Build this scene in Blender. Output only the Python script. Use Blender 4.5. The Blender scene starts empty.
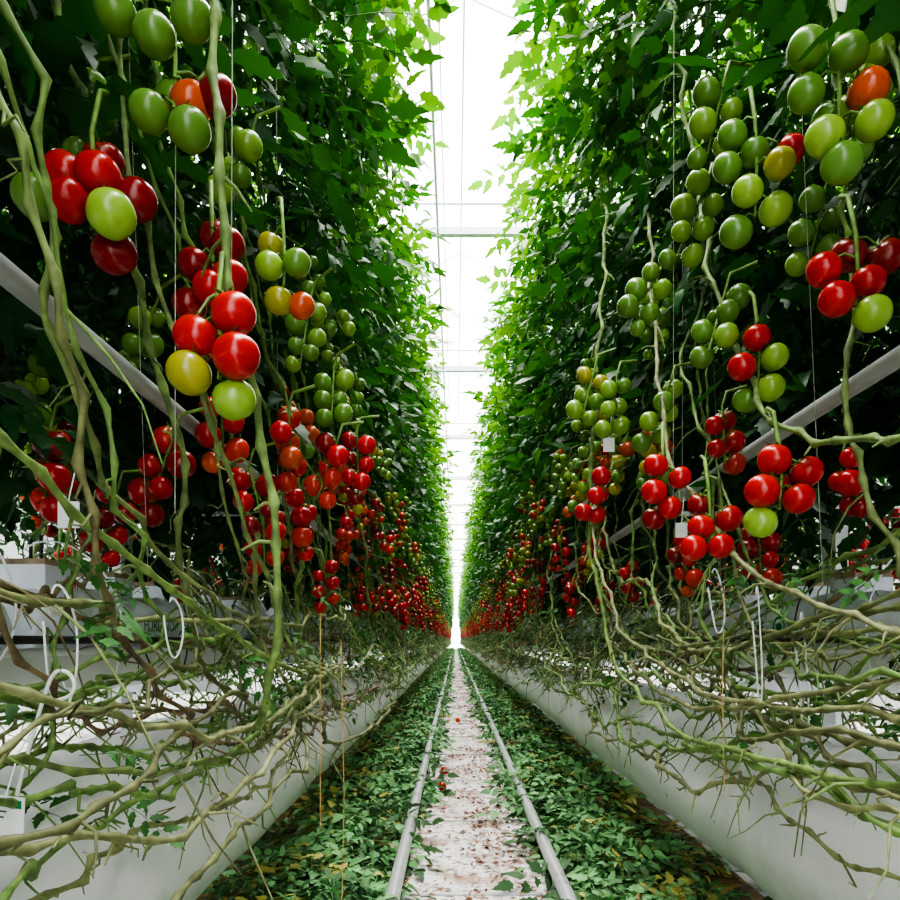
import bpy, math, random
import numpy as np
from mathutils import noise as mnoise, Vector

R = random.Random(7)
scene = bpy.context.scene
COL = scene.collection

# ------------------------------------------------------------ mesh builder
class MB:
    def __init__(self):
        self.V=[]; self.C=[]; self.F=[]; self.n=0
    def add(self, V, F, col, mat=0, smooth=True):
        V=np.asarray(V,dtype=np.float32); F=np.asarray(F,dtype=np.int32)
        c=np.asarray(col,dtype=np.float32)
        if c.ndim==1: c=np.tile(c[:3],(len(V),1))
        self.V.append(V); self.C.append(c)
        self.F.append((F+self.n,mat,smooth)); self.n+=len(V)
    def mesh(self, name, mats):
        me=bpy.data.meshes.new(name)
        V=np.concatenate(self.V); C=np.concatenate(self.C)
        loops=np.concatenate([f.ravel() for f,_,_ in self.F])
        tot=np.concatenate([np.full(len(f),f.shape[1],dtype=np.int32) for f,_,_ in self.F])
        mi=np.concatenate([np.full(len(f),m,dtype=np.int32) for f,m,_ in self.F])
        sm=np.concatenate([np.full(len(f),s,dtype=bool) for f,_,s in self.F])
        start=np.concatenate([[0],np.cumsum(tot)[:-1]]).astype(np.int32)
        me.vertices.add(len(V)); me.vertices.foreach_set('co',V.ravel())
        me.loops.add(len(loops)); me.loops.foreach_set('vertex_index',loops.astype(np.int32))
        me.polygons.add(len(tot)); me.polygons.foreach_set('loop_start',start)
        me.polygons.foreach_set('loop_total',tot)
        me.polygons.foreach_set('material_index',mi)
        me.polygons.foreach_set('use_smooth',sm)
        for m in mats: me.materials.append(m)
        a=me.color_attributes.new('Col','FLOAT_COLOR','POINT')
        a.data.foreach_set('color',np.hstack([C,np.ones((len(C),1),dtype=np.float32)]).astype(np.float32).ravel())
        me.update(calc_edges=True)
        return me

def obj(name, me, parent=None, loc=(0,0,0), rotz=0, scale=(1,1,1)):
    o=bpy.data.objects.new(name,me); COL.objects.link(o)
    o.location=loc; o.rotation_euler=(0,0,rotz); o.scale=scale
    if parent: o.parent=parent
    return o
def empty(name):
    o=bpy.data.objects.new(name,None); COL.objects.link(o); o.empty_display_size=.2; return o

def tube(mb,path,rad,sides,col,mat=0,ref=(1,0,0.02),cap=False):
    P=np.asarray(path,dtype=float); n=len(P)
    r=np.full(n,rad) if np.isscalar(rad) else np.asarray(rad)
    T=np.gradient(P,axis=0); T/=np.linalg.norm(T,axis=1)[:,None]+1e-9
    A=np.cross(T,np.asarray(ref,float)); A/=np.linalg.norm(A,axis=1)[:,None]+1e-9
    B=np.cross(T,A)
    ph=np.arange(sides)/sides*2*np.pi
    V=(P[:,None,:]+r[:,None,None]*(np.cos(ph)[None,:,None]*A[:,None,:]+np.sin(ph)[None,:,None]*B[:,None,:])).reshape(-1,3)
    i=np.arange(n-1)[:,None]*sides; j=np.arange(sides)[None,:]; j2=(j+1)%sides
    F=np.stack([i+j,i+j2,i+sides+j2,i+sides+j],axis=-1).reshape(-1,4)
    c=np.asarray(col,float)
    if c.ndim==2: c=np.repeat(c,sides,axis=0)
    mb.add(V,F,c,mat)
    if cap:
        for base,k in ((0,0),((n-1)*sides,n-1)):
            Vc=np.vstack([V[base:base+sides],P[k]])
            mb.add(Vc,[[a,(a+1)%sides,sides] for a in range(sides)],c if c.ndim==1 else c[0],mat,False)

def box(mb,x0,x1,y0,y1,z0,z1,col,mat=0):
    V=[(x,y,z) for x in (x0,x1) for y in (y0,y1) for z in (z0,z1)]
    F=[(0,1,3,2),(4,6,7,5),(0,4,5,1),(2,3,7,6),(0,2,6,4),(1,5,7,3)]
    mb.add(V,F,col,mat,False)

# ------------------------------------------------------------ materials
def mat(name, base=None, rough=.5, attr=False, trans=0, noise=0, nscale=20, bump=0, bscale=30, metal=0, spec=.5, dirt=None, dirt_scale=6, dirt_lo=.5, dirt_hi=.65, specks=None):
    m=bpy.data.materials.new(name); m.use_nodes=True
    nt=m.node_tree; N=nt.nodes; L=nt.links
    bs=N['Principled BSDF']; out=N['Material Output']
    bs.inputs['Roughness'].default_value=rough; bs.inputs['Metallic'].default_value=metal
    bs.inputs['Specular IOR Level'].default_value=spec
    tc=N.new('ShaderNodeTexCoord')
    if attr:
        a=N.new('ShaderNodeAttribute'); a.attribute_name='Col'; src=a.outputs['Color']
    else:
        rgb=N.new('ShaderNodeRGB'); rgb.outputs[0].default_value=(*base,1); src=rgb.outputs[0]
    if noise:
        nz=N.new('ShaderNodeTexNoise'); nz.inputs['Scale'].default_value=nscale; nz.inputs['Detail'].default_value=2
        L.new(tc.outputs['Object'],nz.inputs['Vector'])
        mr=N.new('ShaderNodeMapRange'); mr.inputs[1].default_value=.3; mr.inputs[2].default_value=.7
        mr.inputs[3].default_value=1-noise; mr.inputs[4].default_value=1+noise
        L.new(nz.outputs[0],mr.inputs[0])
        vm=N.new('ShaderNodeVectorMath'); vm.operation='SCALE'
        L.new(src,vm.inputs[0]); L.new(mr.outputs[0],vm.inputs['Scale']); src=vm.outputs[0]
    for dd in ([(dirt,dirt_scale,dirt_lo,dirt_hi)] if dirt else [])+([specks] if specks else []):
        nz=N.new('ShaderNodeTexNoise'); nz.inputs['Scale'].default_value=dd[1]; nz.inputs['Detail'].default_value=6; nz.inputs['Roughness'].default_value=.7
        L.new(tc.outputs['Object'],nz.inputs['Vector'])
        mr=N.new('ShaderNodeMapRange'); mr.inputs[1].default_value=dd[2]; mr.inputs[2].default_value=dd[3]
        L.new(nz.outputs[0],mr.inputs[0])
        mx=N.new('ShaderNodeMix'); mx.data_type='RGBA'
        L.new(mr.outputs[0],mx.inputs[0]); L.new(src,mx.inputs[6]); mx.inputs[7].default_value=(*dd[0],1); src=mx.outputs[2]
    L.new(src,bs.inputs['Base Color'])
    if bump:
        nz=N.new('ShaderNodeTexNoise'); nz.inputs['Scale'].default_value=bscale; nz.inputs['Detail'].default_value=3
        nz.inputs['Distortion'].default_value=.6
        L.new(tc.outputs['Object'],nz.inputs['Vector'])
        b=N.new('ShaderNodeBump'); b.inputs['Strength'].default_value=bump; b.inputs['Distance'].default_value=.012
        L.new(nz.outputs[0],b.inputs['Height']); L.new(b.outputs[0],bs.inputs['Normal'])
    if trans:
        t=N.new('ShaderNodeBsdfTranslucent')
        g=N.new('ShaderNodeMix'); g.data_type='RGBA'; g.blend_type='MULTIPLY'; g.inputs[0].default_value=1
        L.new(src,g.inputs[6]); g.inputs[7].default_value=(1.6,1.5,.6,1); L.new(g.outputs[2],t.inputs['Color'])
        ms=N.new('ShaderNodeMixShader'); ms.inputs[0].default_value=trans
        L.new(bs.outputs[0],ms.inputs[1]); L.new(t.outputs[0],ms.inputs[2]); L.new(ms.outputs[0],out.inputs['Surface'])
    return m

M_leaf=mat('tomato_leaf',attr=True,rough=.42,trans=.38,spec=.4)
M_litter=mat('litter_leaf',attr=True,rough=.6,spec=.3)
M_stem=mat('vine_stem',attr=True,rough=.6,noise=.35,nscale=45)
M_fruit=mat('tomato_skin',attr=True,rough=.22,spec=.5)
M_duct=mat('white_plastic_film',base=(.86,.88,.90),rough=.32,bump=.35,bscale=7,dirt=(.62,.62,.60),dirt_scale=2.2,dirt_lo=.5,dirt_hi=.8,specks=((.12,.10,.08),24,.66,.71))
M_bag=mat('grow_bag_film',base=(.82,.87,.95),rough=.28,bump=1.0,bscale=11)
M_cube=mat('rockwool',base=(.40,.31,.22),rough=.9,noise=.4,nscale=25)
M_gutter=mat('painted_steel_white',base=(.84,.86,.88),rough=.35,dirt=(.55,.52,.46),dirt_scale=9,dirt_lo=.62,dirt_hi=.8)
M_rail=mat('rail_paint',base=(.58,.59,.60),rough=.3,dirt=(.32,.27,.22),dirt_scale=12,dirt_lo=.55,dirt_hi=.72,metal=.2)
M_pipe=mat('grey_pipe',base=(.42,.43,.44),rough=.4,metal=.1,noise=.12,nscale=8)
M_alu=mat('aluminium',base=(.62,.64,.66),rough=.45,metal=.2)
M_floor=mat('floor_cover',base=(.55,.55,.55),rough=.8,dirt=(.10,.09,.07),dirt_scale=5,dirt_lo=.42,dirt_hi=.66)
M_ground=mat('soil_strip',base=(.13,.085,.045),rough=.95,noise=.4,nscale=9,dirt=(.34,.27,.10),dirt_scale=14,dirt_lo=.5,dirt_hi=.68)
M_sheet=mat('white_ground_sheet',base=(.84,.82,.82),rough=.6,bump=.5,bscale=12,dirt=(.42,.26,.19),dirt_scale=6,dirt_lo=.47,dirt_hi=.66,specks=((.22,.10,.06),34,.53,.60))
M_white=mat('white_plastic',base=(.85,.86,.88),rough=.35)
M_green=mat('green_print',base=(.01,.20,.08),rough=.5)
M_dark=mat('black_print',base=(.04,.04,.04),rough=.6)
M_screen=mat('white_wall_screen',base=(.75,.77,.78),rough=.7)

# ------------------------------------------------------------ leaf templates
def leaflet(r, size, wid=1.0, detail=True):
    if detail:
        S=[(0.0,.01),(.14,.20),(.22,.17),(.37,.29),(.45,.19),(.62,.22),(.70,.12),(.85,.10),(1,0)]
    else:
        S=[(0,.01),(.3,.28),(.65,.22),(1,0)]
    fold=r.uniform(-.1,.5); droop=r.uniform(.05,.5); tw=r.uniform(-.3,.3)
    mid=[];l=[];q=[]
    for k,(t,w) in enumerate(S):
        tm=t*.93 if k<len(S)-1 else t
        w=w*wid*r.uniform(.85,1.15)
        mid.append((0,tm,-droop*tm*tm))
        for sgn,arr in ((-1,l),(1,q)):
            arr.append((sgn*w,t,-droop*t*t+fold*w+tw*t*w*sgn+r.uniform(-.02,.02)))
    n=len(S); V=np.array(mid+l+q)*size
    F=[]
    for k in range(n-1):
        F.append((k,n+k,n+k+1,k+1)); F.append((k,k+1,2*n+k+1,2*n+k))
    return V,np.array(F)

def rotz(a): c,s=math.cos(a),math.sin(a); return np.array([[c,-s,0],[s,c,0],[0,0,1.]])
def roty(a): c,s=math.cos(a),math.sin(a); return np.array([[c,0,s],[0,1,0],[-s,0,c]])
def rotx(a): c,s=math.cos(a),math.sin(a); return np.array([[1,0,0],[0,c,-s],[0,s,c]])

def compound(r):
    L=r.uniform(.22,.32); Vs=[];Fs=[];n=0
    def rp(s): return np.array([0,s*L,-.45*L*s*s])
    items=[(1,0,.12)]
    for s in (.30,.56,.82):
        for sg in (-1,1):
            items.append((s+r.uniform(-.03,.03),sg*r.uniform(.9,1.3),r.uniform(.075,.115)))
    for s in (.43,.69):
        items.append((s,r.choice((-1,1))*1.35,r.uniform(.03,.045)))
    for s,a,sz in items:
        V,F=leaflet(r,sz,r.uniform(.85,1.1),sz>.05)
        M=rotz(-a)@rotx(r.uniform(-.6,.2))@roty(r.uniform(-.45,.45))
        V=V@M.T+rp(s)+ (np.array([math.sin(a),math.cos(a),0])*.01 if a else 0)
        Vs.append(V);Fs.append(F+n);n+=len(V)
    m=MB(); tube(m,[rp(s) for s in (-.15,.4,1)],[.0028,.0022,.0012],3,(0,0,0))
    Vs.append(m.V[0]);Fs.append(m.F[0][0]+n)
    return np.concatenate(Vs),np.concatenate(Fs)
TPL=[compound(R) for _ in range(12)]

def place_leaf(mb,p,d,up,scale,col,r):
    V,F=TPL[r.randrange(len(TPL))]
    d=np.array(d,float); d/=np.linalg.norm(d)
    x=np.cross(d,np.array(up,float)); x/=np.linalg.norm(x)+1e-9
    z=np.cross(x,d)
    M=np.stack([x,d,z],axis=1)
    mb.add((V*scale)@M.T+np.array(p),F,col,0,True)

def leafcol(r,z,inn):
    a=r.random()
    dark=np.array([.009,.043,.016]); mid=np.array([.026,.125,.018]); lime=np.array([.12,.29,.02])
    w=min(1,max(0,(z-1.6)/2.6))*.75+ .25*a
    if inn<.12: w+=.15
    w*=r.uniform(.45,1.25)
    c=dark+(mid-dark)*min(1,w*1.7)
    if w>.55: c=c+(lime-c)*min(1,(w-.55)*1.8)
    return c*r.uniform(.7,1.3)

def inner(z,y):
    if z<1.5: b=.76
    elif z<2.0: b=.76-.22*(z-1.5)/.5
    elif z<3: b=.54-.12*(z-2)
    else: b=.42-.02*(z-3)/1.4
    return b+.05*math.sin(y*2*math.pi/1.0+z*2.2)+.03*math.sin(y*math.pi*3+z*5)

LEAFMESH=[]
for v in range(3):
    r=random.Random(100+v); mb=MB()
    for i in range(700):
        y=r.uniform(0,2)
        z=1.35+3.1*(r.random()**.95)
        t=r.random()**1.25*.55
        if z<1.75: t=r.random()*.5
        x=inner(z,y)+t+.08
        yaw=r.gauss(0,1.0); pit=r.uniform(-1.1,.5)
        if z>4.1: pit=r.uniform(-.6,.9)
        d=(-math.cos(yaw)*math.cos(pit),math.sin(yaw)*math.cos(pit),math.sin(pit))
        up=(r.gauss(0,.45)-.35,r.gauss(0,.45),1)
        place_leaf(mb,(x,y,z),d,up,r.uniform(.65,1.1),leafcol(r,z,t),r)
    LEAFMESH.append(mb.mesh('foliage_block',[M_leaf]))

# ------------------------------------------------------------ vines
def vine(mb,r,s,run=None):
    x0=r.uniform(.95,1.1)
    xb=r.uniform(.50,.80); zb=r.uniform(.64,1.06)
    if r.random()<.35: xb=r.uniform(.45,.6); zb=r.uniform(.58,.85)
    run=run or r.uniform(2.2,4.2)
    xr=r.uniform(.54,.66)
    key=[(x0,s,1.08),(x0-.08,s+.06,1.16),((x0+xb)/2,s+.3,1.06),(xb+.05,s+.6,zb+.05)]
    k=4
    for i in range(1,k):
        key.append((xb+r.gauss(0,.035),s+.6+run*i/k,zb+r.gauss(0,.04)-.04*math.sin(math.pi*i/k)))
    ye=s+.6+run
    key+=[(xb+(xr-xb)*.5,ye,zb+.10),(xr,ye+.3,zb+.28+r.uniform(-.05,.05)),(xr+r.gauss(0,.02),ye+.55,1.5),
          (xr+.10,ye+.75+r.uniform(-.1,.1),2.0),(xr+.16,ye+1.0,3.0),(xr+.16,ye+1.2,4.35)]
    K=np.array(key); seg=np.linalg.norm(np.diff(K,axis=0),axis=1); u=np.concatenate([[0],np.cumsum(seg)])
    n=int(u[-1]/.022); t=np.linspace(0,u[-1],n)
    P=np.stack([np.interp(t,u,K[:,i]) for i in range(3)],1)
    for _ in range(3):
        ker=np.ones(7)/7
        for i in range(3):
            q=np.pad(P[:,i],3,mode='edge'); P[:,i]=np.convolve(q,ker,'valid')
    step=3; nk=n//step+2
    lr=np.random.default_rng(r.randrange(10**6))
    J=lr.normal(0,.0085,(nk,3)); J[::2]*=-1
    idx=np.arange(n)/step
    amp=np.clip((3.0-P[:,2])/1.5,.2,1)
    for i in range(3): P[:,i]+=np.interp(idx,np.arange(nk),J[:,i])*amp
    W=lr.normal(0,.026,(n//14+3,3))
    for i in range(3): P[:,i]+=np.interp(np.arange(n)/14,np.arange(len(W)),W[:,i])*amp
    base=r.uniform(.0026,.0047)
    rad=np.full(n,base); rad[::step]*=1.7; rad*=np.clip(1.15-.12*np.maximum(0,P[:,2]-1),.5,1.2)
    g=np.clip((P[:,2]-.85)/.7,0,1)[:,None]
    old=np.array([.29,.31,.14])*r.uniform(.45,1.3); new=np.array([.17,.28,.07])
    q=r.random()
    if q<.4: old=np.array([.19,.31,.09])
    elif q<.55: old=np.array([.24,.17,.10])
    C=old*(1-g)+new*g; C=C*lr.uniform(.6,1.2,(n,1))
    k=int((P[:,2]<2.4).sum())
    tube(mb,P[:k],rad[:k],6,C[:k])
    tube(mb,P[k-1::5],rad[k-1::5],3,C[k-1::5])
    for i in range(8,k,step):
        if P[i,2]<1.6 and r.random()<.5:
            Lw=r.choice((.02,.03,.04,.05,.09,.16)); a=r.uniform(0,6.28)
            d=np.array([math.cos(a)*.7-.2,math.sin(a)*.6,r.uniform(-1.,.5)]); d/=np.linalg.norm(d)
            pts=[P[i]+d*Lw*q+np.array([0,0,-.5*Lw*q*q])+np.array([r.gauss(0,.008),r.gauss(0,.008),r.gauss(0,.008)])*(q>0) for q in (0,.35,.7,1)]
            tube(mb,pts,[.0026,.0022,.0017,.001],4,C[i]*r.uniform(.7,1.2))
VINEMESH=[]
for v in range(3):
    r=random.Random(300+v); mb=MB()
    for i in range(22): vine(mb,r,i*4/22+r.uniform(-.05,.05))
    for i in range(100):
        place_leaf(mb,(r.uniform(.48,.85),r.uniform(0,4),r.uniform(.62,1.15)),(-r.uniform(.1,1),r.gauss(0,1),r.uniform(-.9,.2)),(r.gauss(0,.4),r.gauss(0,.4),1),r.uniform(.18,.42),np.array((.045,.16,.03))*r.uniform(.6,1.4),r)
    for i in range(6):
        y=i*.66+.1; x=r.uniform(.58,.70)
        tube(mb,[(x,y-.1,1.0),(x,y,2.2),(x+.05,y+.1,4.5)],.0009,3,(.40,.42,.34))
    VINEMESH.append(mb.mesh('vine_bundle',[M_stem]))

# ------------------------------------------------------------ fruit
RED=np.array([.50,.009,.010]); DRED=np.array([.25,.005,.008]); ORG=np.array([.62,.09,.015]); YEL=np.array([.36,.34,.03]); GRN=np.array([.13,.27,.045]); LIME=np.array([.28,.46,.06])
CD={'r':RED,'d':DRED,'o':ORG,'y':YEL,'g':GRN,'l':LIME}
def fruit(mb,c,rad,colr,axis,r,nu=12,nv=9,calyx=True):
    th=np.linspace(0,np.pi,nv); ph=np.arange(nu)/nu*2*np.pi
    T,Pn=np.meshgrid(th,ph,indexing='ij')
    lob=1+.015*np.cos(5*Pn+r.random()*6)*np.sin(T)
    X=np.sin(T)*np.cos(Pn)*lob; Y=np.sin(T)*np.sin(Pn)*lob
    Z=.95*np.cos(T)-.17*np.exp(-(T/.38)**2)+.03*np.exp(-((np.pi-T)/.3)**2)
    V=np.stack([X,Y,Z],-1).reshape(-1,3)*rad
    a=np.array(axis,float); a/=np.linalg.norm(a)
    x=np.cross(a,(0.3,1,0.1)); x/=np.linalg.norm(x); y=np.cross(a,x)
    M=np.stack([x,y,a],1)
    w=np.exp(-(T.reshape(-1,1)/.8)**2)*.35
    tgt=np.array([.45,.20,.03]) if colr[0]>colr[1]*2 else np.array([.09,.24,.03])
    C=colr*(1-w*r.uniform(.1,1))+tgt*w*.6
    i=np.arange(nv-1)[:,None]*nu; j=np.arange(nu)[None,:]; j2=(j+1)%nu
    F=np.stack([i+j,i+nu+j,i+nu+j2,i+j2],-1).reshape(-1,4)
    mb.add(V@M.T+np.array(c),F,C,0)
    if calyx:
        g=(.08,.20,.03)
        for k in range(5):
            an=k*1.2566+r.random()*.3
            u=np.array([math.cos(an),math.sin(an),0]); v=np.array([-math.sin(an),math.cos(an),0])
            pts=np.array([u*.08+v*.07+[0,0,.80],u*.08-v*.07+[0,0,.80],u*.5-v*.09+[0,0,.90],u*.5+v*.09+[0,0,.90],u*.85+[0,0,.82+r.uniform(-.05,.25)]])*rad
            mb.add(pts@M.T+np.array(c),[(0,1,2,3)],g,1); mb.add(pts[2:]@M.T+np.array(c),[(0,1,2)],g,1)
    return np.array(c)+a*rad*.78

def truss(mb,r,p,n,ripe,size=.028,hi=False):
    p=np.array(p,float); L=size*n+.015
    lean=np.array([r.gauss(-.15,.2),r.gauss(0,.25),-1.0]); lean/=np.linalg.norm(lean)
    side=np.cross(lean,(r.gauss(0,1),r.gauss(0,1),.1)); side/=np.linalg.norm(side)
    root=p+np.array([.06,r.uniform(-.05,.05),.05])
    path=[root,p+np.array([.01,0,.035]),p]+[p+lean*L*q for q in (.5,1)]
    tube(mb,path,[.004,.0038,.0034,.003,.002],4,(.16,.28,.06),1)
    for i in range(n):
        q=(i+.4)/n; sg=1 if i%2 else -1
        b=p+lean*L*q; s=size*r.uniform(.85,1.15)*(1.0 if q<.75 else .9)
        dirv=side*sg+np.cross(side,lean)*r.uniform(-.6,.6); dirv/=np.linalg.norm(dirv)
        c=b+dirv*s*1.08+np.array([0,0,-.012])
        k=ripe-q*.30+r.gauss(0,.07)
        if k>.78: cc=RED if r.random()<.65 else DRED
        elif k>.62: cc=RED*.75+ORG*.25
        elif k>.52: cc=ORG
        elif k>.40: cc=YEL
        else: cc=LIME*.5+GRN*.5 if r.random()<.5 else GRN
        cc=cc*r.uniform(.75,1.1)
        st=fruit(mb,c,s,cc,-dirv*.9+np.array([0,0,.75]),r,*((20,14) if hi else (10,7)),calyx=hi)
        tube(mb,[b,st],.0018,3,(.14,.27,.06),1)

def ripeness(z,r):
    return 1.34-(z-1.1)/.85*1.02+r.gauss(0,.22)
FRUITMESH=[]
for v in range(3):
    r=random.Random(500+v); mb=MB()
    for i in range(62):
        y=(i+.5)*4/62+r.uniform(-.05,.05); z=1.16+.92*(r.random()**1.1)
        x=r.uniform(.44,.66) if z<1.75 else r.uniform(.46,.58)
        truss(mb,r,(x,y,z),r.choice((3,4,5,6,6,7)),ripeness(z,r),.0245)
    FRUITMESH.append(mb.mesh('tomato_trusses',[M_fruit,M_stem]))

# ------------------------------------------------------------ rows
def make_row(side, cx, y0, y1, main=True):
    root=empty('tomato_plant_row')
    r=random.Random(int(cx*100)+side)
    def put(mesh,nm,y,ln,face,mirror_y,dx=0):
        if face<0: loc=(cx-1.05+dx,y,0); sc=(1,1,1)
        else: loc=(cx+1.05-dx,y,0); sc=(-1,1,1)
        if mirror_y: sc=(sc[0],-1,1); loc=(loc[0],y+ln,0)
        obj(nm,mesh,root,loc,0,sc)
    for face in (-1,1):
        near=(face<0)==(side>0)
        if not main and not near: continue
        y=y0;k=r.randrange(3); ye=y1 if near else 30
        while y<ye:
            put(LEAFMESH[k%3],'foliage',y,2,face,r.random()<.5,.08 if (near and y<1.5) else 0); k+=1; y+=2
        y=y0-4 if near else y0; k=r.randrange(3); ye=y1 if near else 10
        while y<ye and main:
            put(VINEMESH[k%3],'vines',y,4,face,face>0); k+=1; y+=4
        y=2 if near else y0; ye=y1 if near else 14
        while y<ye and main:
            put(FRUITMESH[k%3],'fruit',y,4,face,r.random()<.5); k+=1; y+=4
    return root
make_row(+1,1.05,-2,70); make_row(-1,-1.05,-2,70)
make_row(+1,3.15,0,16,False); make_row(-1,-3.15,0,16,False)

# ------------------------------------------------------------ trusses nearest the path
def hero(fr,root,rad,seed,name='tomato_truss'):
    r=random.Random(seed); mb=MB()
    A=np.array([f[:3] for f in fr],float)
    cx,cy=A[:,0].mean(),A[:,1].mean(); zt,zb=A[:,2].max()+.02,A[:,2].min()+.02
    root=np.array(root,float)
    ax=[root,(root+np.array([cx,cy,zt]))/2+np.array([0,0,.03]),np.array([cx,cy,zt]),np.array([cx+.003,cy,(zt+zb)/2]),np.array([cx,cy,zb])]
    tube(mb,ax,[.0045,.004,.0036,.003,.002],6,(.17,.30,.06),1)
    for x,y,z,c in fr:
        b=np.array([cx,cy,min(zt,max(zb,z+.02))])
        c0=np.array([x,y,z]); d=b-c0; d[2]=abs(d[2])+.035
        st=fruit(mb,c0,rad*r.uniform(.94,1.06),CD[c]*r.uniform(.92,1.08),d,r,28,20)
        tube(mb,[b,(b+st)/2+np.array([0,0,.008]),st],.002,5,(.15,.28,.06),1)
    return obj(name,mb.mesh(name,[M_fruit,M_stem]))
hero([(-.374,.93,1.333,'r'),(-.423,.93,1.301,'r'),(-.366,.915,1.271,'r'),(-.4295,.92,1.251,'y'),(-.378,.945,1.225,'l')],(-.40,.98,1.44),.0310,1)
hero([(-.634,1.0,1.564,'r'),(-.58,.98,1.55,'r'),(-.611,.96,1.503,'r'),(-.597,1.03,1.603,'d'),(-.576,1.02,1.464,'d'),(-.551,.96,1.484,'l'),(-.680,1.0,1.533,'g'),(-.54,1.01,1.535,'d')],(-.60,1.05,1.72),.0305,2)
hero([(-.516,1.0,1.654,'g'),(-.459,1.0,1.629,'g'),(-.468,1.03,1.69,'o'),(-.509,1.0,1.764,'g'),(-.565,1.0,1.80,'g'),(-.448,.98,1.77,'g'),(-.50,1.05,1.71,'g'),(-.43,1.03,1.70,'d')],(-.5,1.05,1.9),.0295,3)
hero([(-.507,1.15,1.516,'d'),(-.453,1.15,1.549,'d'),(-.480,1.18,1.58,'d'),(-.447,1.14,1.49,'r'),(-.52,1.16,1.455,'d'),(-.475,1.13,1.468,'r')],(-.5,1.2,1.68),.029,4)
hero([(-.425,1.3,1.595,'l'),(-.374,1.3,1.60,'g'),(-.43,1.33,1.65,'y'),(-.37,1.32,1.53,'o'),(-.41,1.31,1.535,'y')],(-.42,1.35,1.75),.026,5)
hero([(.54,1.05,1.725,'o'),(.475,1.05,1.655,'l'),(.537,1.03,1.664,'l'),(.495,1.04,1.608,'g'),(.505,1.09,1.71,'g'),(.457,1.07,1.735,'g'),(.453,1.06,1.795,'g'),(.51,1.05,1.78,'g')],(.5,1.1,1.92),.0285,6)
hero([(.518,1.25,1.773,'r'),(.486,1.22,1.73,'y'),(.438,1.24,1.695,'l'),(.4925,1.25,1.670,'l'),(.414,1.27,1.757,'g'),(.423,1.27,1.815,'g'),(.462,1.27,1.785,'g'),(.43,1.27,1.64,'g')],(.46,1.3,1.92),.028,7)
hero([(.526,1.15,1.508,'r'),(.592,1.14,1.482,'r'),(.536,1.13,1.45,'r'),(.583,1.18,1.549,'d'),(.588,1.12,1.422,'l'),(.64,1.17,1.54,'d')],(.58,1.2,1.66),.029,8)
hero([(.524,1.4,1.504,'r'),(.494,1.4,1.446,'r'),(.555,1.39,1.462,'l'),(.550,1.4,1.405,'l'),(.515,1.43,1.39,'g')],(.53,1.45,1.62),.0275,9)
hero([(.49,1.25,1.222,'r'),(.464,1.24,1.164,'r'),(.524,1.23,1.148,'r'),(.548,1.25,1.2,'r'),(.507,1.28,1.18,'d'),(.47,1.26,1.113,'l')],(.5,1.3,1.33),.029,10)
hero([(.412,1.4,1.126,'r'),(.468,1.4,1.143,'r'),(.39,1.38,1.082,'r'),(.444,1.38,1.085,'r'),(.42,1.43,1.176,'d')],(.43,1.45,1.28),.0265,11)
hero([(.35,1.5,1.274,'r'),(.402,1.5,1.248,'r'),(.344,1.49,1.216,'r'),(.38,1.5,1.183,'r'),(.355,1.53,1.165,'d')],(.38,1.55,1.38),.026,12)
r=random.Random(77)
for (x,y,z,n,k) in [(-.44,1.75,1.76,7,.2),(-.40,1.85,1.62,6,.3),(-.36,2.0,1.50,7,1.1),(-.46,1.6,1.43,6,.95),(-.50,1.45,1.95,6,.15),(-.62,1.35,1.30,6,1.1),(-.58,1.5,1.42,5,1.0),
                    (-.72,1.5,1.62,6,.2),(-.83,1.3,1.30,6,1.2),(-.85,1.6,1.25,6,1.1),(-.88,1.35,1.45,5,.2),(-.6,1.9,1.25,6,1.1),(-.5,1.9,1.3,6,1.0),
                    (.42,1.7,1.80,6,.15),(.48,1.55,1.92,7,.2),(.36,1.9,1.62,6,.25),(.46,1.75,1.55,6,.3),(.35,1.95,1.36,5,1.1),(.55,1.65,1.45,5,1.0),(.50,1.5,1.65,6,.2),(.66,1.4,1.80,6,.1),
                    (-.42,.4,1.7,6,.3),(.47,.4,1.7,6,.5),(.75,1.5,1.3,5,1.2),(.7,1.8,1.2,6,1.1),(-.70,1.2,1.86,6,.15),(.64,1.2,1.90,6,.15),(.44,1.35,1.98,5,.1),(-.95,1.5,1.4,6,1.2),(-.55,1.6,1.30,6,1.2),(-.38,1.8,1.42,6,.9),(.33,2.05,1.70,6,.4)]:
    mb=MB(); truss(mb,r,(x,y,z),n,k,.0255,True)
    obj('tomato_truss',mb.mesh('tomato_truss',[M_fruit,M_stem]))

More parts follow.
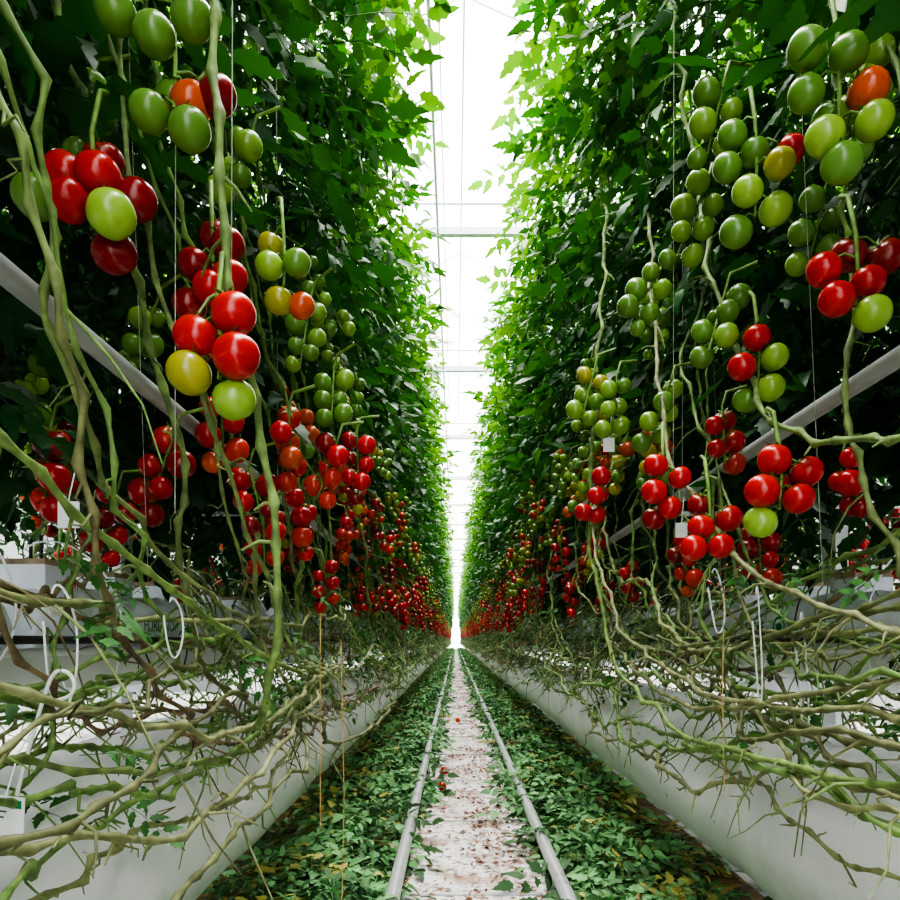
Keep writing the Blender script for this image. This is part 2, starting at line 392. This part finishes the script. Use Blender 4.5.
def stem(pts,rad,col,name,seed):
    mb=MB(); lr=np.random.default_rng(seed)
    K=np.array(pts,float); u=np.concatenate([[0],np.cumsum(np.linalg.norm(np.diff(K,axis=0),axis=1))])
    n=max(8,int(u[-1]/.012)); t=np.linspace(0,u[-1],n)
    P=np.stack([np.interp(t,u,K[:,i]) for i in range(3)],1)
    for _ in range(3):
        for i in range(3):
            q=np.pad(P[:,i],5,mode='edge'); P[:,i]=np.convolve(q,np.ones(11)/11,'valid')
    J=lr.normal(0,.006,(n//6+3,3))
    for i in range(3): P[:,i]+=np.interp(np.arange(n)/6,np.arange(len(J)),J[:,i])
    rad*=.58
    rr=np.full(n,rad); rr[::6]*=1.6; rr[1::6]*=1.2; rr[5::6]*=1.2
    tube(mb,P,rr,8,np.array(col)*.72*lr.uniform(.7,1.2,(n,1)))
    rr2=random.Random(seed)
    for i in range(6,n-1,6):
        if rr2.random()<.6:
            L=rr2.choice((.02,.03,.05,.08)); d=np.array([rr2.gauss(0,.6),rr2.gauss(0,.6),rr2.uniform(-.6,.6)]); d/=np.linalg.norm(d)
            tube(mb,[P[i],P[i]+d*L*.5,P[i]+d*L+np.array([0,0,-.3*L])],[rad*.6,rad*.5,rad*.3],5,np.array(col)*.6)
    return obj(name,mb.mesh(name,[M_stem]))
G1=(.27,.40,.12); G2=(.36,.38,.18); G3=(.24,.33,.11)
stem([(-.46,1.1,2.9),(-.42,.98,2.2),(-.412,.95,1.75),(-.392,.96,1.40),(-.36,1.02,1.20),(-.34,1.06,.98),(-.38,1.1,.80),(-.45,1.3,.74),(-.5,2,.76)],.0095,G1,'tomato_stem',1)
stem([(-.66,1.0,2.6),(-.60,1.05,1.9),(-.56,1.05,1.55),(-.50,1.15,1.30),(-.44,1.3,1.05),(-.42,1.5,.85),(-.48,2.2,.80)],.0065,G3,'tomato_stem',2)
stem([(.50,1.9,2.6),(.52,1.75,2.05),(.52,1.55,1.60),(.52,1.3,1.29),(.53,1.0,1.18),(.55,.7,1.13),(.6,.2,1.05)],.0085,G1,'tomato_stem',3)
stem([(.44,2.4,2.4),(.36,2.15,1.8),(.31,2.07,1.15),(.36,1.85,.80),(.42,1.5,.69),(.46,1.0,.70),(.52,.6,.75),(.6,.1,.8)],.0085,G1,'tomato_stem',4)
stem([(.50,2.1,2.2),(.44,1.8,1.6),(.42,1.6,1.3),(.46,1.35,1.05),(.50,1.05,.93),(.54,.8,.90),(.6,.3,.9)],.0075,G2,'tomato_stem',5)
stem([(.50,3.0,1.8),(.42,2.5,1.2),(.40,2.0,.90),(.45,1.4,.78),(.50,1.0,.80),(.6,.5,.84)],.008,G2,'tomato_stem',6)
stem([(-.64,.3,1.45),(-.62,.6,1.26),(-.58,.85,1.10),(-.53,1.1,.98),(-.47,1.5,.85),(-.48,2.3,.78)],.0085,G1,'tomato_stem',7)
stem([(-.64,.3,1.0),(-.56,.7,.86),(-.50,1.0,.77),(-.45,1.3,.73),(-.44,1.8,.80),(-.5,2.6,.82)],.0085,G2,'tomato_stem',8)
stem([(-.60,.3,.72),(-.53,.7,.69),(-.47,1.0,.62),(-.43,1.3,.66),(-.44,1.8,.76),(-.5,2.6,.80)],.008,G2,'tomato_stem',9)
stem([(-.66,.3,.86),(-.58,.7,.79),(-.50,1.0,.70),(-.46,1.4,.70),(-.46,2.0,.80),(-.5,2.6,.86)],.007,G3,'tomato_stem',10)
stem([(.64,.3,.98),(.56,.7,.90),(.50,1.1,.82),(.43,1.5,.74),(.42,2.0,.82),(.5,2.6,.9)],.0075,G2,'tomato_stem',11)

# ------------------------------------------------------------ air ducts
def duct(cx,name):
    mb=MB(); n=36
    ys=np.array(list(np.arange(-2,9,.06))+list(np.arange(9,71,1.0))); V=[]
    for y in ys:
        sag=1+.02*math.sin(y*1.6)
        for k in range(n):
            a=k/n*2*math.pi
            nz=mnoise.noise(Vector((math.cos(a)*1.6+cx,math.sin(a)*1.6,y*2.3)))*.014+mnoise.noise(Vector((math.cos(a)*5,math.sin(a)*5+cx,y*1.2)))*.010 if y<9 else 0
            rr=.253*sag+nz
            V.append((cx+rr*math.cos(a)*1.0,y,.425+rr*math.sin(a)*(.97)))
    i=np.arange(len(ys)-1)[:,None]*n; j=np.arange(n)[None,:]; j2=(j+1)%n
    F=np.stack([i+j,i+j2,i+n+j2,i+n+j],-1).reshape(-1,4)
    mb.add(V,F,(1,1,1))
    return obj(name,mb.mesh(name,[M_duct]))
for cx in (.90,-.90): duct(cx,'air_duct')

# ------------------------------------------------------------ gutters
for s in (-1,1):
    mb=MB(); c=1.05
    prof=[(-.15,.875),(-.15,.85),(-.11,.835),(.11,.835),(.15,.85),(.15,.875),(.162,.875),(.162,.80),(.12,.78),(-.12,.78),(-.162,.80),(-.162,.875)]
    m=len(prof); V=[(s*c+px,y,z) for y in (-2,70) for px,z in prof]
    mb.add(V,[(k,(k+1)%m,m+(k+1)%m,m+k) for k in range(m)],(1,1,1),0,False)
    tube(mb,[(s*c-.17,-2,.876),(s*c-.17,70,.876)],.008,6,(1,1,1)); tube(mb,[(s*c+.17,-2,.876),(s*c+.17,70,.876)],.008,6,(1,1,1))
    for y in np.arange(-1.7,70,2.0):
        box(mb,s*c-.17,s*c+.17,y-.02,y+.02,.755,.78,(1,1,1))
    obj('growing_gutter',mb.mesh('growing_gutter',[M_gutter]))
for s in (-1,1):
    for y in list(np.arange(2.45,26,4.0)):
        mb=MB(); x=s*1.25
        box(mb,x-.022,x+.022,y-.045,y+.045,0,1.42,(1,1,1)); box(mb,x-.06,x+.06,y-.06,y+.06,0,.012,(1,1,1))
        box(mb,min(x-s*.62,x),max(x-s*.62,x),y-.012,y+.012,1.335,1.348,(1,1,1)); box(mb,min(x-s*.36,x),max(x-s*.36,x),y-.02,y+.02,.72,.755,(1,1,1))
        obj('support_post',mb.mesh('support_post',[M_gutter]))

# ------------------------------------------------------------ grow bags
def bagmesh(seed):
    mb=MB(); nu,nv=44,26; V=[]
    for i in range(nu+1):
        t=i/nu*2-1; e=max(.0,1-abs(t)**9); h=.175*(.12+.88*e**.5)+.004; w=.125*(.88+.12*e)
        for k in range(nv):
            a=k/nv*2*math.pi; ca,sa=math.cos(a),math.sin(a)
            x=w*math.copysign(abs(ca)**.55,ca); z=h/2*math.copysign(abs(sa)**.6,sa)
            n1=mnoise.noise(Vector((x*14,t*7+seed,z*14)))*.014+mnoise.noise(Vector((x*30,t*22+seed,z*18)))*.009
            V.append((x*(1+n1*6),t*.52,.006+h/2+z+n1*(1 if sa>-.3 else 0)))
    i=np.arange(nu)[:,None]*nv; j=np.arange(nv)[None,:]; j2=(j+1)%nv
    F=np.stack([i+j,i+nv+j,i+nv+j2,i+j2],-1).reshape(-1,4)
    mb.add(V,F,(1,1,1),0)
    for end in (0,nu): mb.add(V[end*nv:(end+1)*nv],[list(range(nv))],(1,1,1),0)
    for yy in (-.32,0,.32):
        box(mb,-.05,.05,yy-.05,yy+.05,.170,.245,(1,1,1),1)
        box(mb,-.052,.052,yy-.052,yy+.052,.173,.232,(1,1,1),0)
        tube(mb,[(-.03,yy+.03,.30),(-.03,yy+.03,.21)],.004,6,(0,0,0),2)
        tube(mb,[(.03,yy-.03,.30),(.03,yy-.03,.21)],.004,6,(0,0,0),2)
    return mb.mesh('grow_bag',[M_bag,M_cube,M_dark])
BAG=[bagmesh(1.3),bagmesh(8.1)]
def text_mesh(body,size):
    cu=bpy.data.curves.new('print','FONT'); cu.body=body; cu.size=size; cu.extrude=.0003; cu.align_x='CENTER'
    o=bpy.data.objects.new('tmp',cu)
    me=bpy.data.meshes.new_from_object(o)
    bpy.data.objects.remove(o); return me
TX=text_mesh('FORLENO',.045); TX.materials.clear(); TX.materials.append(M_green)
mk=MB(); ang=np.arange(24)/24*2*np.pi
ro,ri=.040,.030
V=[(ro*math.cos(a),ro*.8*math.sin(a),0) for a in ang]+[(ri*math.cos(a),ri*.8*math.sin(a),0) for a in ang]
mk.add(V,[(k,(k+1)%24,24+(k+1)%24,24+k) for k in range(24)],(1,1,1),0,False)
V=[(.022*math.cos(a),.012*math.sin(a),0) for a in ang]; mk.add(V,[list(range(24))],(1,1,1),0,False)
MK=mk.mesh('round_mark',[M_green])
for s in (-1,1):
    root=empty('grow_bag_row'); k=0
    for y in np.arange(-1.3,50,1.08):
        obj('grow_bag',BAG[k%2],root,(s*1.05,y,.838),0 if k%2 else math.pi); k+=1
        if -1<y<8:
            o=obj('print',TX,root,(s*(1.05-.144),y+.02,.925)); o.rotation_euler=(math.radians(90),0,-s*math.radians(90))
            o=obj('mark',MK,root,(s*(1.05-.145),y+s*.19,.940)); o.rotation_euler=(math.radians(90),0,-s*math.radians(90))

for s in (-1,1):
    mb=MB(); tube(mb,[(s*.65,-2,1.365),(s*.65,20,1.365),(s*.65,70,1.365)],.0165,14,(1,1,1),ref=(1,0,0),cap=True)
    for y in np.arange(-1.75,40,2.0):
        tube(mb,[(s*.65,y-.03,1.365),(s*.65,y+.03,1.365)],.021,12,(1,1,1),cap=True)
        tube(mb,[(s*.65,y,1.38),(s*.66,y,4.6)],.0018,4,(1,1,1),ref=(0,1,0))
    obj('growing_pipe',mb.mesh('growing_pipe',[M_pipe]))

r=random.Random(21)
def smoothcurve(pts,n=26,it=2):
    K=np.array(pts,float); u=np.linspace(0,len(K)-1,n); P=np.stack([np.interp(u,range(len(K)),K[:,q]) for q in range(3)],1)
    for _ in range(it):
        for q in range(3): P[:,q]=np.convolve(np.pad(P[:,q],2,mode='edge'),np.ones(5)/5,'valid')
    return P
for s in (-1,1):
    mb=MB()
    tube(mb,[(s*.87,-2,.90),(s*.87,70,.90)],.008,8,(1,1,1),1,ref=(1,0,0))
    for i in range(40):
        y=-1+i*.36+r.uniform(-.06,.06); d=r.uniform(.02,.18)
        pts=[(s*1.02,y+.03,1.09),(s*.93,y+.02,1.13+r.uniform(0,.04)),(s*(.80-r.uniform(0,.06)),y-.03,1.0),(s*.78,y-.05,.92-d),(s*.82,y-.09,.86-d),(s*.87,y-.12,.90)]
        tube(mb,smoothcurve(pts),.0021,5,(1,1,1),1 if i%3==2 else 0)
    for (x,y,zt,h,w) in (((.44,1.42,1.06,.16,.03),(.50,1.35,1.03,.28,.015),(.56,1.3,.98,.30,.02)) if s>0 else ((-.60,.90,.99,.20,.03),(-.55,1.15,.98,.12,.02))):
        tube(mb,smoothcurve([(x,y,zt-h*.2),(x+w*.2,y,zt),(x+w,y+.02,zt-h*.3),(x+w*1.1,y,zt-h*.8),(x+w*.4,y,zt-h),(x,y-.01,zt-h*.75),(x-.01,y,zt-h*.2)]),.0017,5,(1,1,1))
    if s<0:
        tube(mb,smoothcurve([(-.615,.85,.70),(-.60,.86,.78),(-.585,.86,.83),(-.575,.86,.86),(-.56,.86,.865),(-.545,.86,.85),(-.55,.86,.83),(-.575,.86,.825)],30,1),.0024,6,(1,1,1))
    obj('drip_irrigation_line',mb.mesh('drip_irrigation_line',[M_white,M_dark]))
mb=MB(); B=[(-.618,.790,.728),(-.570,.797,.720),(-.574,.801,.672),(-.621,.794,.680)]
mb.add(B+[(x,y+.0012,z) for x,y,z in B],[(0,3,2,1),(4,5,6,7),(0,1,5,4),(1,2,6,5),(2,3,7,6),(3,0,4,7)],(1,1,1),0,False)
b=np.array(B)
def patch(u0,u1,v0,v1,m):
    q=[b[0]+(b[1]-b[0])*u+(b[3]-b[0])*v+np.array([0,-.0006,0]) for u,v in ((u0,v0),(u0,v1),(u1,v1),(u1,v0))]
    mb.add(q,[(0,1,2,3)],(1,1,1),m,False)
patch(.66,.94,.08,.28,1); patch(.30,.5,.2,.26,2); patch(.30,.62,.36,.40,2); patch(.30,.56,.5,.54,2)
tube(mb,[(-.590,.7935,.72),(-.585,.81,.77),(-.57,.83,.81)],.0012,4,(1,1,1),0)
obj('plant_label_tag',mb.mesh('plant_label_tag',[M_white,M_green,M_dark]))
for (x,y,z) in ((.535,1.9,1.20),(.36,2.0,1.46),(-.66,1.05,1.09)):
    mb=MB(); box(mb,x-.016,x+.016,y,y+.002,z-.022,z+.018,(1,1,1)); tube(mb,[(x,y,z+.018),(x+.01,y+.01,z+.09)],.0012,4,(1,1,1)); obj('plant_label_tag',mb.mesh('plant_label_tag',[M_white]))
mb=MB()
for (x,y,z0,z1) in ((-.40,1.0,1.3,4.5),(-.52,1.1,1.1,4.5),(.45,1.7,1.2,4.5),(-.33,1.3,.55,.95),(-.30,1.35,.3,.9),(.42,1.3,.62,1.0)):
    tube(mb,[(x,y,z0),(x+r.uniform(-.01,.01),y,(z0+z1)/2),(x,y,z1)],.0009,4,(.60,.38,.15) if z1<2 else (.40,.42,.34))
obj('support_strings',mb.mesh('support_strings',[M_stem]))

# ------------------------------------------------------------ rails
root=empty('pipe_rail_track')
for s in (-1,1):
    mb=MB(); ys=[-2,0,5,20,70]
    tube(mb,[(s*.28,y,.078) for y in ys],.0245,16,(1,1,1),ref=(1,0,0),cap=True)
    obj('rail',mb.mesh('rail',[M_rail]),root)
mb=MB()
for y in np.arange(-1.55,70,1.0):
    for s in (-1,1):
        box(mb,s*.28-.016,s*.28+.016,y-.035,y+.035,.006,.06,(1,1,1)); box(mb,s*.28-.045,s*.28+.045,y-.05,y+.05,.004,.012,(1,1,1))
    box(mb,-.25,.25,y-.012,y+.012,.006,.014,(1,1,1))
obj('sleepers',mb.mesh('sleepers',[M_rail]),root)

def grid(x0,x1,xs,y,zf,name,m,parent=None):
    mb=MB(); X=np.linspace(x0,x1,xs); n=len(X)
    V=[(x,yy,zf(x,yy)) for yy in y for x in X]
    i=np.arange(len(y)-1)[:,None]*n; j=np.arange(n-1)[None,:]
    F=np.stack([i+j,i+j+1,i+n+j+1,i+n+j],-1).reshape(-1,4)
    mb.add(V,F,(1,1,1)); return obj(name,mb.mesh(name,[m]),parent)
grid(-4.7,4.7,2,[-6,74],lambda x,y:0,'floor',M_floor)
grid(-.27,.27,15,list(np.arange(-2,9,.06))+list(np.arange(9,71,2.)),lambda x,y:.008+.005*mnoise.noise(Vector((x*9,y*7,1))) if y<9 else .006,'plastic_ground_sheet',M_sheet)
LIT=[]
for v in range(3):
    rr=random.Random(40+v); mb=MB()
    for i in range(560):
        x=.32+.54*rr.random()**1.15; y=rr.uniform(0,2); a=rr.uniform(0,6.28)
        g=rr.random(); far=max(0.0,(x-.33)/.5)
        hz=(.11*math.exp(-((x-.48)/.17)**2)*(.6+.4*math.sin(y*math.pi*2+v)))
        z=.010+hz*rr.random()+ .02*rr.random()
        if g<.98-.40*far**1.5: c=np.array((.15,.32,.13))*rr.uniform(.35,1.6)
        elif g<.985: c=np.array((.40,.38,.10))*rr.uniform(.6,1.2)
        else: c=np.array((.26,.17,.07))*rr.uniform(.6,1.4)
        place_leaf(mb,(x,y,z+.03),(math.cos(a),math.sin(a),rr.uniform(-.2,.4)),(rr.gauss(0,.5),rr.gauss(0,.5),1),rr.uniform(.38,.78),c,rr)
    LIT.append(mb.mesh('litter',[M_litter]))
root=empty('leaf_litter')
for s in (-1,1):
    grid(min(s*.27,s*1.0),max(s*.27,s*1.0),2,[-2,70],lambda x,y:.003,'soil',M_ground,root)
    for k,y in enumerate(np.arange(0,70,2.)):
        obj('litter',LIT[(k+(s>0))%3],root,(0,y,0),0,(s,1,1))
mb=MB(); rr=random.Random(5)
for i in range(9500):
    y=.9+rr.random()**1.7*26; x=rr.gauss(.03,.13)
    x=max(-.25,min(.25,x+.03))
    if mnoise.noise(Vector((x*5,y*2.2,3)))<.02 and rr.random()<.82: continue
    V,F=leaflet(rr,rr.uniform(.010,.036),rr.uniform(.5,1.1),False)
    a=rr.uniform(0,6.28); V=V@(rotz(a)@rotx(rr.gauss(0,.3))@roty(rr.gauss(0,.4))).T+np.array([x,y,.018])
    mb.add(V,F,np.array(rr.choice(((.36,.16,.10),(.28,.12,.07),(.42,.26,.15),(.18,.08,.05),(.24,.11,.07))))*rr.uniform(.6,1.2),0)
obj('dry_leaf_debris',mb.mesh('dry_leaf_debris',[M_litter]))
for (x,y,c) in ((-.155,4.1,RED),(-.15,4.6,RED),(-.05,7.5,ORG)):
    mb=MB(); fruit(mb,(x,y,.042),.027,c,(.5,.2,.6),rr,20,14); obj('fallen_tomato',mb.mesh('fallen_tomato',[M_fruit,M_stem]))

# ------------------------------------------------------------ greenhouse shell
root=empty('greenhouse_roof'); sp=3.0667
mb=MB()
for k in (-1,0,1):
    c=k*sp; a,b=c-sp/2,c+sp/2
    for x0,x1 in ((a,c),(c,b)):
        z0=5.75 if x0!=c else 6.45; z1=6.45 if x0!=c else 5.75
        for y in np.arange(-6,74,4.0): tube(mb,[(x0,y,z0-.03),(x1,y,z1-.03)],.008,4,(1,1,1),ref=(0,1,0))
    tube(mb,[(c,-6,6.45),(c,74,6.45)],.010,6,(1,1,1))
for x in (-1.5*sp,-.5*sp,.5*sp,1.5*sp): box(mb,x-.08,x+.08,-6,74,5.62,5.76,(1,1,1))
for y in np.arange(-.1,74,3.98):
    box(mb,-4.6,4.6,y-.035,y+.035,5.44,5.52,(1,1,1)); tube(mb,[(-4.6,y,5.80),(4.6,y,5.80)],.014,6,(1,1,1),ref=(0,0,1))
tube(mb,[(-.27,-6,5.42),(-.27,74,5.42)],.016,6,(1,1,1)); tube(mb,[(-.20,-6,5.6),(-.20,74,5.6)],.006,5,(1,1,1))
for x in (-.62,.62,-1.5,1.5): tube(mb,[(x,-2,4.55),(x,70,4.55)],.003,4,(1,1,1))
obj('roof_truss_frame',mb.mesh('roof_truss_frame',[M_alu]),root)
for nm,x in (('wall_left',-4.65),('wall_right',4.65)):
    m1=MB(); m1.add([(x,-6,0),(x,74,0),(x,74,5.7),(x,-6,5.7)],[(0,1,2,3)],(1,1,1),1,False)
    for y in np.arange(-6,74,2.): box(m1,x-.04,x+.04,y-.03,y+.03,0,5.7,(1,1,1))
    obj(nm,m1.mesh(nm,[M_alu,M_screen]))

# ------------------------------------------------------------ light
w=bpy.data.worlds.new('overcast_sky'); scene.world=w; w.use_nodes=True
bg=w.node_tree.nodes['Background']; bg.inputs[0].default_value=(.96,.97,1.0,1); bg.inputs[1].default_value=3.4
sd=bpy.data.lights.new('aisle_fill','SUN'); sd.energy=10.0; sd.angle=math.radians(60); sd.color=(1,.97,.92)  # wide downward lamp added to brighten the aisle; the sky itself is overcast
so=bpy.data.objects.new('aisle_fill_light',sd); COL.objects.link(so); so.rotation_euler=(math.radians(-12),0,0); so.location=(0,0,9)
scene.view_settings.view_transform='AgX'
scene.view_settings.look='AgX - High Contrast'
scene.view_settings.exposure=.72

cam=bpy.data.cameras.new('camera'); co=bpy.data.objects.new('camera',cam); COL.objects.link(co)
co.location=(-.08,0,.9); co.rotation_euler=(math.radians(90),0,0)
cam.sensor_width=36; cam.lens=28; cam.shift_x=-5/900; cam.shift_y=190/900; cam.clip_start=.02; cam.clip_end=300
scene.camera=co
